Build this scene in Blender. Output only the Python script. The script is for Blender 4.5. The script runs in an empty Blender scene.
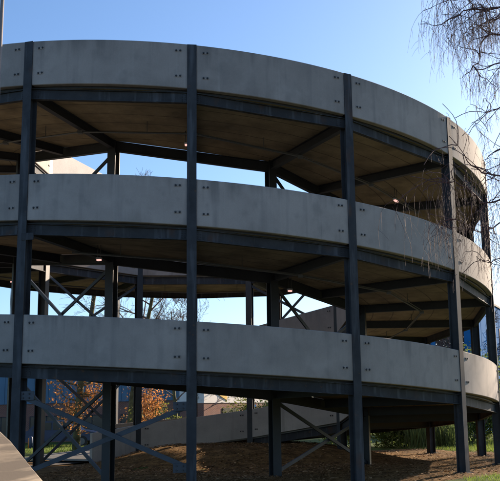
import bpy, math, random
from math import sin, cos, pi, radians as RAD
from mathutils import Vector, Matrix
random.seed(7)
scene = bpy.context.scene
C = bpy.context.collection

# ------------------------------------------------------------------ camera numbers
F, PCX, PCY = 837.67, 321.38, 263.10          # focal length and principal point in 500 px picture units
PITCH, ROLL, EYE = 0.1753, -0.0262, 1.575
cp, sp_ = cos(PITCH), sin(PITCH)
FWD = Vector((0, cp, sp_)); UP0 = Vector((0, -sp_, cp)); RT0 = Vector((1, 0, 0))
CR, SR = cos(ROLL), sin(ROLL)
RT = CR*RT0 + SR*UP0
UP = -SR*RT0 + CR*UP0
EYEP = Vector((0, 0, EYE))

def at(px, py, Y):
    """world point seen at picture position px,py at distance Y in front of the camera"""
    d = FWD + RT*((px-PCX)/F) - UP*((py-PCY)/F)
    return EYEP + d*(Y/d.y)

# ------------------------------------------------------------------ ramp numbers
R, r, CX, CY = 9.2026, 5.2321, -4.031, 26.0995
PHI0, BAY = RAD(-14.0252), RAD(22.5)
Z0 = 8.133 + EYE
PH = 1.008

def ang(K): return PHI0 + K*BAY
def zt(K):
    """parapet top: sloping for twelve bays of each turn, level over the landing"""
    if K > 40: return Z0 - 8.0 - .22*(K-40)
    q = math.floor((K+4)/16); rr = K+4-16*q
    return Z0 + 1.0 - 3.0*q - .25*min(rr, 12)
def pt(K, rad, z): 
    a = ang(K); return Vector((CX+rad*sin(a), CY-rad*cos(a), z))
def r_in(K):
    m = 2*math.floor(K/2)+1
    return r*cos(BAY)/cos((K-m)*BAY)

def smooth(a, b, x):
    t = max(0, min(1, (x-a)/(b-a))); return t*t*(3-2*t)
def gz(x, y):
    d = math.hypot(x+3.2, y-30.0)
    h = .5*(1-smooth(2.2, 5.6, d))
    rho = math.hypot(x-CX, y-CY)
    h += .05*sin(x*1.1+.4)*sin(y*.9)*(1 if rho < 14 else 0)*smooth(14, 10, rho) if rho < 14 else 0
    return h

# ------------------------------------------------------------------ mesh helpers
class MB:
    def __init__(s): s.v=[]; s.f=[]; s.m=[]; s.sm=[]
    def quad(s, a,b,c,d, mi=0, smooth=False):
        n=len(s.v); s.v += [tuple(a),tuple(b),tuple(c),tuple(d)]; s.f.append((n,n+1,n+2,n+3)); s.m.append(mi); s.sm.append(smooth)
    def tri(s, a,b,c, mi=0):
        n=len(s.v); s.v += [tuple(a),tuple(b),tuple(c)]; s.f.append((n,n+1,n+2)); s.m.append(mi); s.sm.append(False)
    def face(s, pts, mi=0):
        n=len(s.v); s.v += [tuple(p) for p in pts]; s.f.append(tuple(range(n,n+len(pts)))); s.m.append(mi); s.sm.append(False)
    def hexa(s, p, mi=0):
        """p: eight points, bottom ring then top ring"""
        n=len(s.v); s.v += [tuple(q) for q in p]
        for f in ((3,2,1,0),(4,5,6,7),(0,1,5,4),(1,2,6,5),(2,3,7,6),(3,0,4,7)):
            s.f.append(tuple(n+i for i in f)); s.m.append(mi); s.sm.append(False)
    def box(s, c, sx, sy, sz, ax=None, mi=0):
        """box centred at c with half sizes along the axes ax"""
        X,Y,Z = ax if ax else (Vector((1,0,0)),Vector((0,1,0)),Vector((0,0,1)))
        c=Vector(c); pts=[]
        for k in (-1,1):
            for i,j in ((-1,-1),(1,-1),(1,1),(-1,1)): pts.append(c+X*(i*sx)+Y*(j*sy)+Z*(k*sz))
        s.hexa(pts, mi)
    def bar(s, a, b, w, h, up=Vector((0,0,1)), mi=0):
        a=Vector(a); b=Vector(b); d=(b-a); L=d.length; d.normalize()
        X=d.cross(up); 
        if X.length<1e-4: X=Vector((1,0,0))
        X.normalize(); Z=X.cross(d).normalized()
        s.box((a+b)/2, L/2, w/2, h/2, (d, X, Z), mi)
    def tube(s, pts, rads, n=5, mi=0, cap=True):
        base=len(s.v); N=len(pts)
        pts=[Vector(p) for p in pts]
        for i,p in enumerate(pts):
            d=(pts[min(i+1,N-1)]-pts[max(i-1,0)])
            if d.length<1e-6: d=Vector((0,0,1))
            d.normalize()
            ref=Vector((0,0,1)) if abs(d.z)<.9 else Vector((1,0,0))
            X=d.cross(ref).normalized(); Y=X.cross(d)
            for k in range(n):
                a=2*pi*k/n; q=p+(X*cos(a)+Y*sin(a))*rads[i]; s.v.append(tuple(q))
        for i in range(N-1):
            for k in range(n):
                k2=(k+1)%n
                s.f.append((base+i*n+k, base+i*n+k2, base+(i+1)*n+k2, base+(i+1)*n+k)); s.m.append(mi); s.sm.append(n>4)
        if cap and n>2:
            s.f.append(tuple(base+k for k in range(n))[::-1]); s.m.append(mi); s.sm.append(False)
            s.f.append(tuple(base+(N-1)*n+k for k in range(n))); s.m.append(mi); s.sm.append(False)
    def prism(s, prof, y0, y1, fn, mi=0):
        """profile (list of 2-D points) swept between y0 and y1, mapped to the world by fn(u,y,v)"""
        n=len(prof)
        A=[fn(u,y0,v) for u,v in prof]; B=[fn(u,y1,v) for u,v in prof]
        s.face(A,mi); s.face(B[::-1],mi)
        for i in range(n):
            j=(i+1)%n; s.quad(A[i],B[i],B[j],A[j],mi)
    def build(s, name, mats, parent=None, bevel=0):
        me=bpy.data.meshes.new(name); me.from_pydata(s.v, [], s.f)
        if not isinstance(mats,(list,tuple)): mats=[mats]
        for m in mats: me.materials.append(m)
        me.polygons.foreach_set('material_index', s.m); me.polygons.foreach_set('use_smooth', s.sm)
        me.update()
        o=bpy.data.objects.new(name, me); C.objects.link(o)
        if parent: 
            o.parent=parent
            o.matrix_parent_inverse=parent.matrix_world.inverted() if False else Matrix.Translation(-parent.location)
        if bevel:
            b=o.modifiers.new('bevel','BEVEL'); b.width=bevel; b.segments=1; b.limit_method='ANGLE'
        return o

def tag(o, label=None, cat=None, group=None, kind=None):
    if label: o['label']=label
    if cat: o['category']=cat
    if group: o['group']=group
    if kind: o['kind']=kind
    return o
def empty(name, loc):
    o=bpy.data.objects.new(name,None); C.objects.link(o); o.location=loc; o.empty_display_size=.2
    return o

# ------------------------------------------------------------------ materials
def mat(name, col, rough=.8, var=.15, scale=3, bump=0, bscale=40, metal=0, stretch=None, rnd=0, col2=None, fine=.08):
    m=bpy.data.materials.new(name); m.use_nodes=True; nt=m.node_tree; N=nt.nodes; L=nt.links
    b=N['Principled BSDF']; b.inputs['Roughness'].default_value=rough; b.inputs['Metallic'].default_value=metal
    geo=N.new('ShaderNodeNewGeometry'); mp=N.new('ShaderNodeMapping'); L.new(geo.outputs['Position'],mp.inputs[0])
    if stretch: mp.inputs['Scale'].default_value=stretch
    n1=N.new('ShaderNodeTexNoise'); n1.inputs['Scale'].default_value=scale; n1.inputs['Detail'].default_value=6; n1.inputs['Roughness'].default_value=.62
    L.new(mp.outputs[0],n1.inputs['Vector'])
    ramp=N.new('ShaderNodeValToRGB'); e=ramp.color_ramp.elements
    lo=[c*(1-var) for c in col]; hi=[min(1,c*(1+var)) for c in (col2 or col)]
    e[0].position=.32; e[0].color=(*lo,1); e[1].position=.68; e[1].color=(*hi,1)
    L.new(n1.outputs['Fac'],ramp.inputs[0])
    out=ramp.outputs[0]
    n2=N.new('ShaderNodeTexNoise'); n2.inputs['Scale'].default_value=bscale; n2.inputs['Detail'].default_value=4
    L.new(geo.outputs['Position'],n2.inputs['Vector'])
    if fine:
        mr=N.new('ShaderNodeMapRange'); mr.inputs[3].default_value=1-fine*2; mr.inputs[4].default_value=1+fine*2
        L.new(n2.outputs['Fac'],mr.inputs[0])
        mx=N.new('ShaderNodeMix'); mx.data_type='RGBA'; mx.blend_type='MULTIPLY'; mx.inputs[0].default_value=1
        L.new(out,mx.inputs[6]); L.new(mr.outputs[0],mx.inputs[7]); out=mx.outputs[2]
    if rnd:
        oi=N.new('ShaderNodeObjectInfo'); mr=N.new('ShaderNodeMapRange'); mr.inputs[3].default_value=1-rnd; mr.inputs[4].default_value=1+rnd
        L.new(oi.outputs['Random'],mr.inputs[0])
        mx=N.new('ShaderNodeMix'); mx.data_type='RGBA'; mx.blend_type='MULTIPLY'; mx.inputs[0].default_value=1
        L.new(out,mx.inputs[6]); L.new(mr.outputs[0],mx.inputs[7]); out=mx.outputs[2]
    L.new(out,b.inputs['Base Color'])
    if bump:
        bp=N.new('ShaderNodeBump'); bp.inputs['Strength'].default_value=bump; bp.inputs['Distance'].default_value=.02
        L.new(n2.outputs['Fac'],bp.inputs['Height']); L.new(bp.outputs[0],b.inputs['Normal'])
    return m

def overlay(m, col, stretch, scale, lo, hi, amount=1.0, detail=5, seed=0):
    """a second layer of stains over a material made by mat()"""
    nt=m.node_tree; N=nt.nodes; L=nt.links; b=N['Principled BSDF']
    src=b.inputs['Base Color'].links[0].from_socket
    geo=N.new('ShaderNodeNewGeometry'); mp=N.new('ShaderNodeMapping'); L.new(geo.outputs['Position'],mp.inputs[0])
    mp.inputs['Scale'].default_value=stretch; mp.inputs['Location'].default_value=(seed,seed*.7,seed*.3)
    n=N.new('ShaderNodeTexNoise'); n.inputs['Scale'].default_value=scale; n.inputs['Detail'].default_value=detail
    L.new(mp.outputs[0],n.inputs['Vector'])
    mr=N.new('ShaderNodeMapRange'); mr.inputs[1].default_value=lo; mr.inputs[2].default_value=hi; mr.inputs[4].default_value=amount
    L.new(n.outputs['Fac'],mr.inputs[0])
    mx=N.new('ShaderNodeMix'); mx.data_type='RGBA'; L.new(mr.outputs[0],mx.inputs[0])
    L.new(src,mx.inputs[6]); mx.inputs[7].default_value=(*col,1); L.new(mx.outputs[2],b.inputs['Base Color'])
    return m

M={}
M['concrete']=mat('panel_concrete',(.315,.272,.238),.9,.14,.9,.05,45,rnd=.11,fine=.05)
overlay(M['concrete'],(.17,.155,.145),(4.5,4.5,.28),1.1,.54,.76,.5)
overlay(M['concrete'],(.385,.335,.295),(1,1,1),2.2,.56,.72,.4,seed=4)
overlay(M['concrete'],(.19,.175,.16),(1,1,.8),3.4,.56,.72,.4,detail=8,seed=11)
overlay(M['concrete'],(.40,.37,.33),(14,14,.35),1.0,.64,.8,.4,seed=17)
overlay(M['concrete'],(.11,.10,.09),(16,16,.5),1.0,.70,.84,.45,seed=27)
def edge_runs(m, col, lo, hi, amount, scale, seed, flip=False):
    """dirt that runs down from the top edge of each panel (or rises from its foot) in ragged streaks"""
    nt=m.node_tree; N=nt.nodes; L=nt.links; b=N['Principled BSDF']; src=b.inputs['Base Color'].links[0].from_socket
    tc=N.new('ShaderNodeTexCoord'); sep=N.new('ShaderNodeSeparateXYZ'); L.new(tc.outputs['Generated'],sep.inputs[0])
    geo=N.new('ShaderNodeNewGeometry'); mp=N.new('ShaderNodeMapping'); L.new(geo.outputs['Position'],mp.inputs[0])
    mp.inputs['Scale'].default_value=(scale,scale,.25); mp.inputs['Location'].default_value=(seed,seed,seed)
    n=N.new('ShaderNodeTexNoise'); n.inputs['Scale'].default_value=1; n.inputs['Detail'].default_value=6; L.new(mp.outputs[0],n.inputs['Vector'])
    ad=N.new('ShaderNodeMath'); ad.operation='MULTIPLY_ADD'; ad.inputs[1].default_value=1.5; L.new(n.outputs['Fac'],ad.inputs[0])
    z=sep.outputs[2]
    if flip:
        iv=N.new('ShaderNodeMath'); iv.operation='SUBTRACT'; iv.inputs[0].default_value=1; L.new(z,iv.inputs[1]); z=iv.outputs[0]
    L.new(z,ad.inputs[2])
    mr=N.new('ShaderNodeMapRange'); mr.interpolation_type='SMOOTHSTEP'; mr.inputs[1].default_value=lo; mr.inputs[2].default_value=hi; mr.inputs[4].default_value=amount; L.new(ad.outputs[0],mr.inputs[0])
    mx=N.new('ShaderNodeMix'); mx.data_type='RGBA'; L.new(mr.outputs[0],mx.inputs[0]); L.new(src,mx.inputs[6]); mx.inputs[7].default_value=(*col,1); L.new(mx.outputs[2],b.inputs['Base Color'])
edge_runs(M['concrete'],(.12,.11,.10),1.45,2.05,.55,5,3)
edge_runs(M['concrete'],(.15,.13,.11),1.60,2.05,.45,2.5,13,True)
M['bounce_concrete']=mat('concrete_paled_by_bounce',(.42,.385,.335),.9,.14,1.1,.05,45,rnd=.06,fine=.05)  # panel concrete made paler, with ground bounce light put into its colour
overlay(M['bounce_concrete'],(.24,.215,.18),(4.5,4.5,.4),1.1,.54,.76,.5)
M['concrete_light']=mat('pale_panel_concrete',(.40,.375,.35),.85,.1,1.3,.25,45)
M['concrete2']=mat('wall_concrete',(.30,.275,.24),.9,.15,1.1,.3,40)
M['steel']=mat('painted_steel',(.039,.040,.043),.72,.28,2.5,.03,60,metal=0,rnd=.08)
overlay(M['steel'],(.085,.045,.028),(1,1,.6),2.6,.60,.74,.65,seed=9)
overlay(M['steel'],(.022,.024,.028),(1,1,.5),1.7,.52,.7,.6,seed=14)
overlay(M['steel'],(.13,.135,.145),(6,6,.6),1.3,.54,.76,.6,seed=2)
overlay(M['steel'],(.12,.06,.03),(1,1,1),7,.66,.74,.6,seed=31)
M['shadesteel']=mat('steel_darkened_for_shade',(.024,.026,.029),.55,.22,2.5,.06,60,rnd=.08)  # same steel darkened, the shade inside the ramp put into its colour
overlay(M['shadesteel'],(.06,.038,.026),(1,1,.8),3.1,.66,.78,.7,seed=9)
M['brace']=mat('galvanised_steel',(.046,.053,.064),.5,.2,4,.05,60,metal=.35)
M['steel'].node_tree.nodes['Principled BSDF'].inputs['Specular IOR Level'].default_value=.25
M['bolt']=mat('bolt_steel_and_gap_shade',(.03,.03,.032),.6,.2,8)
M['soffit']=mat('soffit_boards',(.215,.165,.092),.85,.2,1.6,.12,20,col2=(.25,.20,.115))
overlay(M['soffit'],(.09,.068,.04),(1,1,1),1.3,.5,.72,.65,seed=3)
overlay(M['soffit'],(.27,.23,.16),(1,1,1),2.3,.62,.76,.4,seed=8)
M['asphalt']=mat('deck_asphalt',(.13,.125,.115),.9,.15,2,.3,60)
M['conduit']=mat('grey_conduit',(.10,.10,.095),.5,.1,4)
M['mulch']=mat('mulch_ground',(.135,.075,.028),.95,.4,2.2,.5,40,col2=(.20,.118,.045),fine=.25)
overlay(M['mulch'],(.03,.019,.012),(1,1,1),9,.5,.68,.7,seed=5)
M['chip']=mat('bark_chip',(.17,.09,.038),.9,.5,7,0,30,col2=(.30,.175,.085))
M['litter']=mat('dry_leaf_litter',(.26,.14,.055),.9,.5,3,0,30,col2=(.36,.22,.10))
M['lawn']=mat('lawn_soil',(.05,.07,.018),.95,.35,1.2,.6,30,fine=.2,col2=(.075,.10,.026))
M['blade']=mat('grass_blade',(.13,.20,.025),.7,.4,1.7,0,20,col2=(.20,.26,.05))
M['road']=mat('road_asphalt',(.085,.082,.08),.9,.2,1.2,.4,60)
M['exit']=mat('dirty_asphalt',(.055,.043,.034),.95,.25,1.2,.4,40)
M['paving']=mat('paving',(.28,.26,.235),.9,.15,1.5,.3,30)
M['birch']=mat('birch_twig',(.095,.046,.038),.8,.3,6)
M['birchbark']=mat('birch_bark',(.22,.20,.18),.85,.5,5,.5,18,stretch=(1,1,4))
M['bark']=mat('mossy_bark',(.085,.075,.035),.9,.4,4,.6,18,col2=(.11,.11,.05))
M['twig']=mat('bare_twig',(.17,.125,.11),.85,.3,5)
M['orangeleaf']=mat('rust_leaf',(.38,.145,.04),.75,.4,2.5,0,20,col2=(.50,.23,.075))
M['yellowleaf']=mat('yellow_green_leaf',(.13,.15,.03),.7,.4,2.5,0,20)
M['leaf']=mat('evergreen_leaf',(.060,.10,.022),.6,.5,1.6,0,20,col2=(.13,.17,.04))
M['leaf2']=mat('pale_reed_leaf',(.10,.14,.045),.7,.5,1.6,0,20)
M['blue']=mat('blue_cladding',(.07,.15,.235),.6,.08,.8)
M['blue2']=mat('bright_blue_cladding',(.02,.125,.33),.95,.2,.8)
M['blue2'].node_tree.nodes['Principled BSDF'].inputs['Specular IOR Level'].default_value=.05
M['brick']=mat('red_brick',(.20,.075,.05),.9,.25,3,.3,30)
M['white']=mat('white_render',(.70,.66,.63),.8,.08,1.2)
M['yellow']=mat('yellow_sign',(.75,.45,.05),.6,.08,3)
M['beige']=mat('beige_panel',(.22,.14,.10),.8,.12,1)
M['glass']=mat('dark_glass',(.02,.025,.03),.12,.1,2)
M['carpaint']=mat('dark_blue_car_paint',(.012,.025,.075),.25,.1,2,metal=.3)
M['rubber']=mat('black_rubber',(.018,.018,.018),.8,.1,5)
M['rim']=mat('alloy_rim',(.10,.10,.105),.4,.1,5,metal=.5)
M['orange']=mat('orange_plastic',(.65,.2,.03),.5,.1,4)
M['amber']=mat('amber_lens',(.8,.3,.03),.3,.1,4)
M['navy']=mat('navy_plastic',(.03,.05,.11),.5,.1,4)
M['post']=mat('brown_grey_post',(.20,.165,.145),.6,.12,2)
M['housing']=mat('lamp_housing',(.35,.35,.35),.5,.1,4)
M['streak_wall']=mat('wall_with_shadow_streaks',(.26,.20,.14),.85,.15,1.2,.04,30,stretch=(.7,.7,6),col2=(.36,.29,.21),fine=.03)
overlay(M['streak_wall'],(.075,.058,.045),(.5,.5,8.5),1.3,.43,.56,.9,seed=6)  # dark bands: streaks of dappled tree shadow painted on the wall
def emit(name,col,s):
    m=bpy.data.materials.new(name); m.use_nodes=True; b=m.node_tree.nodes['Principled BSDF']
    b.inputs['Emission Color'].default_value=(*col,1); b.inputs['Emission Strength'].default_value=s; b.inputs['Base Color'].default_value=(*col,1)
    return m
M['lamp']=emit('lit_diffuser',(1,.55,.48),.42)
for k in ('mulch','chip','lawn','paving'): M[k].node_tree.nodes['Principled BSDF'].inputs['Specular IOR Level'].default_value=.05
def translucent(m, amt=.35):
    nt=m.node_tree; N=nt.nodes; L=nt.links; b=N['Principled BSDF']; out=N['Material Output']
    t=N.new('ShaderNodeBsdfTranslucent'); mix=N.new('ShaderNodeMixShader'); mix.inputs[0].default_value=amt
    L.new(b.inputs['Base Color'].links[0].from_socket,t.inputs[0]); L.new(b.outputs[0],mix.inputs[1]); L.new(t.outputs[0],mix.inputs[2]); L.new(mix.outputs[0],out.inputs[0])
for k in ('orangeleaf','yellowleaf','leaf','leaf2','blade'): translucent(M[k],.5 if k in ('orangeleaf','leaf','yellowleaf') else .35)

# soffit: shallow joints between the deck units, radial (by angle about the ramp's centre)
def soffit_joints(m):
    nt=m.node_tree; N=nt.nodes; L=nt.links; b=N['Principled BSDF']; src=b.inputs['Base Color'].links[0].from_socket
    geo=N.new('ShaderNodeNewGeometry'); sub=N.new('ShaderNodeVectorMath'); sub.operation='SUBTRACT'; sub.inputs[1].default_value=(CX,CY,0)
    L.new(geo.outputs['Position'],sub.inputs[0])
    ln=N.new('ShaderNodeSeparateXYZ'); L.new(sub.outputs[0],ln.inputs[0])
    cmb=N.new('ShaderNodeCombineXYZ'); L.new(ln.outputs[0],cmb.inputs[0]); L.new(ln.outputs[1],cmb.inputs[1])
    le=N.new('ShaderNodeVectorMath'); le.operation='LENGTH'; L.new(cmb.outputs[0],le.inputs[0])
    def line(sock,mul,w):
        a=N.new('ShaderNodeMath'); a.operation='MULTIPLY'; a.inputs[1].default_value=mul; L.new(sock,a.inputs[0])
        f=N.new('ShaderNodeMath'); f.operation='FRACT'; L.new(a.outputs[0],f.inputs[0])
        c=N.new('ShaderNodeMath'); c.operation='LESS_THAN'; c.inputs[1].default_value=w; L.new(f.outputs[0],c.inputs[0]); return c.outputs[0]
    l1=line(le.outputs['Value'],1/.62,.05)
    mx=N.new('ShaderNodeMix'); mx.data_type='RGBA'
    sc=N.new('ShaderNodeMath'); sc.operation='MULTIPLY'; sc.inputs[1].default_value=.75; L.new(l1,sc.inputs[0])
    L.new(sc.outputs[0],mx.inputs[0]); L.new(src,mx.inputs[6]); mx.inputs[7].default_value=(.07,.05,.03,1); L.new(mx.outputs[2],b.inputs['Base Color'])
soffit_joints(M['soffit'])

# brick courses
def brickify(m, c1, c2, mortar, scale):
    nt=m.node_tree; N=nt.nodes; L=nt.links; b=N['Principled BSDF']
    geo=N.new('ShaderNodeNewGeometry'); sep=N.new('ShaderNodeSeparateXYZ'); L.new(geo.outputs['Position'],sep.inputs[0])
    cmb=N.new('ShaderNodeCombineXYZ'); L.new(sep.outputs[0],cmb.inputs[0]); L.new(sep.outputs[2],cmb.inputs[1])
    t=N.new('ShaderNodeTexBrick'); t.inputs['Scale'].default_value=scale; L.new(cmb.outputs[0],t.inputs['Vector'])
    t.inputs['Color1'].default_value=(*c1,1); t.inputs['Color2'].default_value=(*c2,1); t.inputs['Mortar'].default_value=(*mortar,1)
    L.new(t.outputs[0],b.inputs['Base Color'])
brickify(M['brick'],(.21,.08,.05),(.16,.06,.045),(.25,.2,.17),4)

# ------------------------------------------------------------------ world, sun
SUN_AZ, SUN_EL = RAD(40), RAD(20.5)
w=bpy.data.worlds.new('World'); scene.world=w; w.use_nodes=True
nt=w.node_tree; sky=nt.nodes.new('ShaderNodeTexSky'); sky.sky_type='NISHITA'; sky.sun_disc=False
sky.sun_elevation=SUN_EL; sky.sun_rotation=SUN_AZ; sky.altitude=50; sky.air_density=1.0; sky.dust_density=1.1; sky.ozone_density=5.0
nt.links.new(sky.outputs[0],nt.nodes['Background'].inputs[0]); nt.nodes['Background'].inputs[1].default_value=.09
sl=bpy.data.lights.new('sun','SUN'); sl.energy=5.0; sl.angle=RAD(.5); sl.color=(1,.81,.62)
so=bpy.data.objects.new('sun',sl); C.objects.link(so)
sd=Vector((sin(SUN_AZ)*cos(SUN_EL),cos(SUN_AZ)*cos(SUN_EL),sin(SUN_EL)))
so.rotation_euler=(-sd).to_track_quat('-Z','Y').to_euler(); so.location=(30,40,30)

# ------------------------------------------------------------------ ground
def sheet(name, xs, ys, fn, m, dz=0):
    b=MB(); nx,ny=len(xs),len(ys)
    for y in ys:
        for x in xs: b.v.append((x,y,fn(x,y)+dz))
    for j in range(ny-1):
        for i in range(nx-1):
            b.f.append((j*nx+i,j*nx+i+1,(j+1)*nx+i+1,(j+1)*nx+i)); b.m.append(0); b.sm.append(True)
    return tag(b.build(name,m),kind='structure')
def axis(c, near, step, far):
    a=[]; x=near
    pos=[i*step for i in range(int(near/step)+1)]
    while x<far: x*=1.5; pos.append(x)
    return sorted({round(c+q*s,4) for q in pos for s in (-1,1)})
sheet('ground', axis(CX,14,1.0,2500), axis(CY,14,1.0,2500), gz, M['lawn'])
# mulch bed: a disc under and around the ramp with an uneven rim
b=MB(); nr,na=26,96
def rim(a): return 10.2+.35*sin(3*a+1)+.25*sin(7*a)+.15*sin(13*a+2)
for i in range(nr+1):
    for j in range(na):
        a=2*pi*j/na; rr=rim(a)*i/nr; x,y=CX+rr*sin(a),CY-rr*cos(a); b.v.append((x,y,gz(x,y)+.03-.045*(i==nr)))
for i in range(nr):
    for j in range(na):
        j2=(j+1)%na; b.f.append((i*na+j,i*na+j2,(i+1)*na+j2,(i+1)*na+j)); b.m.append(0); b.sm.append(True)
tag(b.build('mulch_bed',M['mulch']),kind='structure')
# exit lane of the ramp, running out to the left and towards the viewer
b=MB()
pa=pt(43,r+.3,0); pb=pt(43,R-.1,0); t=Vector((cos(ang(43.4)),sin(ang(43.4)),0))
pts=[(pa+t*s,pb+t*s) for s in (-.6,4,9,16,26,40)]
for (a1,b1),(a2,b2) in zip(pts,pts[1:]):
    b.quad(a1+Vector((0,0,.06)),a2+Vector((0,0,.06)),b2+Vector((0,0,.06)),b1+Vector((0,0,.06)))
tag(b.build('exit_road',M['exit']),kind='structure')

# the road the photograph is taken from, with a kerb along its far side
b=MB(); b.quad((-90,-45,.006),(90,-45,.006),(90,11.6,.006),(-90,11.6,.006)); tag(b.build('road',M['road']),kind='structure')
b=MB(); b.box((0,11.72,.04),90,.12,.085); tag(b.build('kerb',M['paving'],None,bevel=.02),kind='structure')
# loose chips and grass blades
def in_mulch(x,y):
    a=math.atan2(x-CX,-(y-CY)); return math.hypot(x-CX,y-CY)<rim(a)-.05
b=MB(); n=0
while n<24000:
    x=random.uniform(-8,6.2); y=random.uniform(16.2,33) if n%3 else random.uniform(17,26)
    if not in_mulch(x,y): continue
    n+=1; s=random.uniform(.010,.030); a=random.uniform(0,pi); u=Vector((cos(a),sin(a),random.uniform(-.35,.35)))*s; v=Vector((-sin(a),cos(a),random.uniform(-.35,.35)))*s*random.uniform(.3,.6)
    p=Vector((x,y,gz(x,y)+.045+random.uniform(0,.02))); b.quad(p-u-v,p+u-v,p+u+v,p-u+v)
for _ in range(2600):
    x=random.uniform(-8,6.2); y=random.uniform(17,33)
    if in_mulch(x,y): leaf_flat=Vector((x,y,gz(x,y)+.06)); s=random.uniform(.03,.06); a=random.uniform(0,pi); u=Vector((cos(a),sin(a),random.uniform(-.4,.4)))*s; v=Vector((-sin(a),cos(a),random.uniform(-.4,.4)))*s*.6; b.quad(leaf_flat-u,leaf_flat+v,leaf_flat+u,leaf_flat-v,1)
tag(b.build('mulch_chips',[M['chip'],M['litter']]),kind='stuff')
b=MB(); n=0
while n<52000:
    q=random.random()
    if q<.62: x=random.uniform(3,10); y=random.uniform(14,34)
    elif q<.80: x=random.uniform(4,14); y=random.uniform(30,42)
    else: x=random.uniform(-19,-8); y=random.uniform(40,50)
    if in_mulch(x,y) and random.random()<.985: continue
    n+=1; h=random.uniform(.04,.11)*(1.5 if q>.62 else 1); a=random.uniform(0,2*pi); wv=Vector((cos(a),sin(a),0))*(.007 if q<.62 else .014)
    p=Vector((x,y,gz(x,y)-.005)); tip=p+Vector((random.uniform(-.05,.05),random.uniform(-.05,.05),h)); b.tri(p-wv,p+wv,tip)
tag(b.build('grass',M['blade']),kind='stuff')

# ------------------------------------------------------------------ the spiral ramp
ramp=empty('spiral_ramp',(CX,CY,0))
tag(ramp,'round open-sided concrete spiral car ramp on dark steel columns','car ramp')
KMIN,KMAX=-4,43
GAP=.086/R

def arc_panel(K0,K1,top,hgt,ro,ri,n=28,endtrim=GAP,t0=None):
    """curved parapet between two columns; top and hgt are functions of K"""
    b=MB(); rows=[]
    for i in range(n+1):
        K=K0+(K1-K0)*i/n
        a=ang(K)
        if i==0: a+=endtrim
        if i==n: a-=endtrim
        Ke=(a-PHI0)/BAY; z=top(Ke); h=hgt(Ke)
        ring=[]
        for rad,zz in ((ro,z-h),(ro,z),(ri,z),(ri,z-h)):
            ring.append((CX+rad*sin(a),CY-rad*cos(a),zz))
        rows.append(ring)
    base=0
    for ring in rows: b.v+=ring
    for i in range(n):
        for k in range(4):
            k2=(k+1)%4; b.f.append((i*4+k,i*4+k2,(i+1)*4+k2,(i+1)*4+k)); b.m.append(0); b.sm.append(False)
    b.f.append((0,3,2,1)); b.m.append(0); b.sm.append(False)
    q=n*4; b.f.append((q,q+1,q+2,q+3)); b.m.append(0); b.sm.append(False)
    return b

def ibeam(a,bp,h,wd,tf=.016,tw=.012):
    """I-section between two points at the beam's top centre line"""
    a=Vector(a); bp=Vector(bp); d=(bp-a).normalized(); X=d.cross(Vector((0,0,1))).normalized(); Z=X.cross(d)
    b=MB(); L=(bp-a).length/2; c=(a+bp)/2
    b.box(c-Z*(tf/2),L,wd/2,tf/2,(d,X,Z)); b.box(c-Z*(h-tf/2),L,wd/2,tf/2,(d,X,Z))
    b.box(c-Z*(h/2),L,tw/2,h/2-tf,(d,X,Z))
    return b

def hcol(p,a,z0,z1,wd=.2,dp=.24,tf=.018,tw=.014):
    """H-section column: flange faces the direction (sin a,-cos a)"""
    N=Vector((sin(a),-cos(a),0)); T=Vector((cos(a),sin(a),0)); Z=Vector((0,0,1)); c=Vector((p.x,p.y,(z0+z1)/2)); hz=(z1-z0)/2
    b=MB()
    b.box(c+N*(dp/2-tf/2),wd/2,tf/2,hz,(T,N,Z)); b.box(c-N*(dp/2-tf/2),wd/2,tf/2,hz,(T,N,Z))
    b.box(c,tw/2,dp/2-tf,hz,(T,N,Z))
    return b

# columns
for k in range(16):
    Kt=k-16 if k>=12 else k
    p=pt(k,R+.015-.12,0); o=hcol(p,ang(k),gz(p.x,p.y)-.3,zt(Kt)-.005).build('column',M['steel'],ramp)
    # base plate and anchor collar
    bp=MB(); N=Vector((sin(ang(k)),-cos(ang(k)),0)); T=Vector((cos(ang(k)),sin(ang(k)),0)); g=gz(p.x,p.y)+.045
    bp.box(Vector((p.x,p.y,g-.012)),.19,.19,.012,(T,N,Vector((0,0,1)))); bp.build('base_plate',M['steel'],o)
    ft=MB(); ft.box(Vector((p.x,p.y,g-.125)),.27,.27,.09,(T,N,Vector((0,0,1)))); ft.build('footing',M['concrete2'],o,bevel=.015)
    if k%2==0:
        p=pt(k,r-.02+.12,0); hcol(p,ang(k)+pi,gz(p.x,p.y)-.3,zt(Kt)-.005,.22,.26).build('inner_column',M['shadesteel'],ramp)

# parapets
nb=0
def bolts(K,off,z,rad,sgn,parent):
    """a pair of bolt heads standing proud of a panel face"""
    a=ang(K)+off; N=Vector((sin(a),-cos(a),0))*sgn; T=Vector((cos(a),sin(a),0)); b=MB()
    for s in (-.042,.042):
        c=Vector((CX+rad*sin(a),CY-rad*cos(a),z))+T*s
        b.tube([c-N*.02,c+N*.012],[.024,.024],8)
        b.tube([c+N*.012,c+N*.028],[.014,.014],6)
    a0=Vector((CX+rad*sin(a),CY-rad*cos(a),z)); b.box(a0,.075,.005,.03,(T,N,Vector((0,0,1))),1)
    b.build('bolt_pair',[M['bolt'],M['concrete']],parent)
for K in range(-4,42):
    hf=(lambda q: PH)
    o=arc_panel(K,K+1,zt,hf,R-.007,R-.155).build('parapet_panel',M['concrete'],ramp,bevel=.012)
    k=K%16
    if k in (15,0,1,2,3,4):
        for off,KK in ((.29/R,K),(-.29/R,K+1)):
            if k==15 and KK==K: continue
            if k==4 and KK==K+1: continue
            for dz in (.165,.74):
                q=(ang(KK)+off-PHI0)/BAY
                bolts(KK,off,zt(q)-dz,R-.005,1,o); nb+=1
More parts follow.
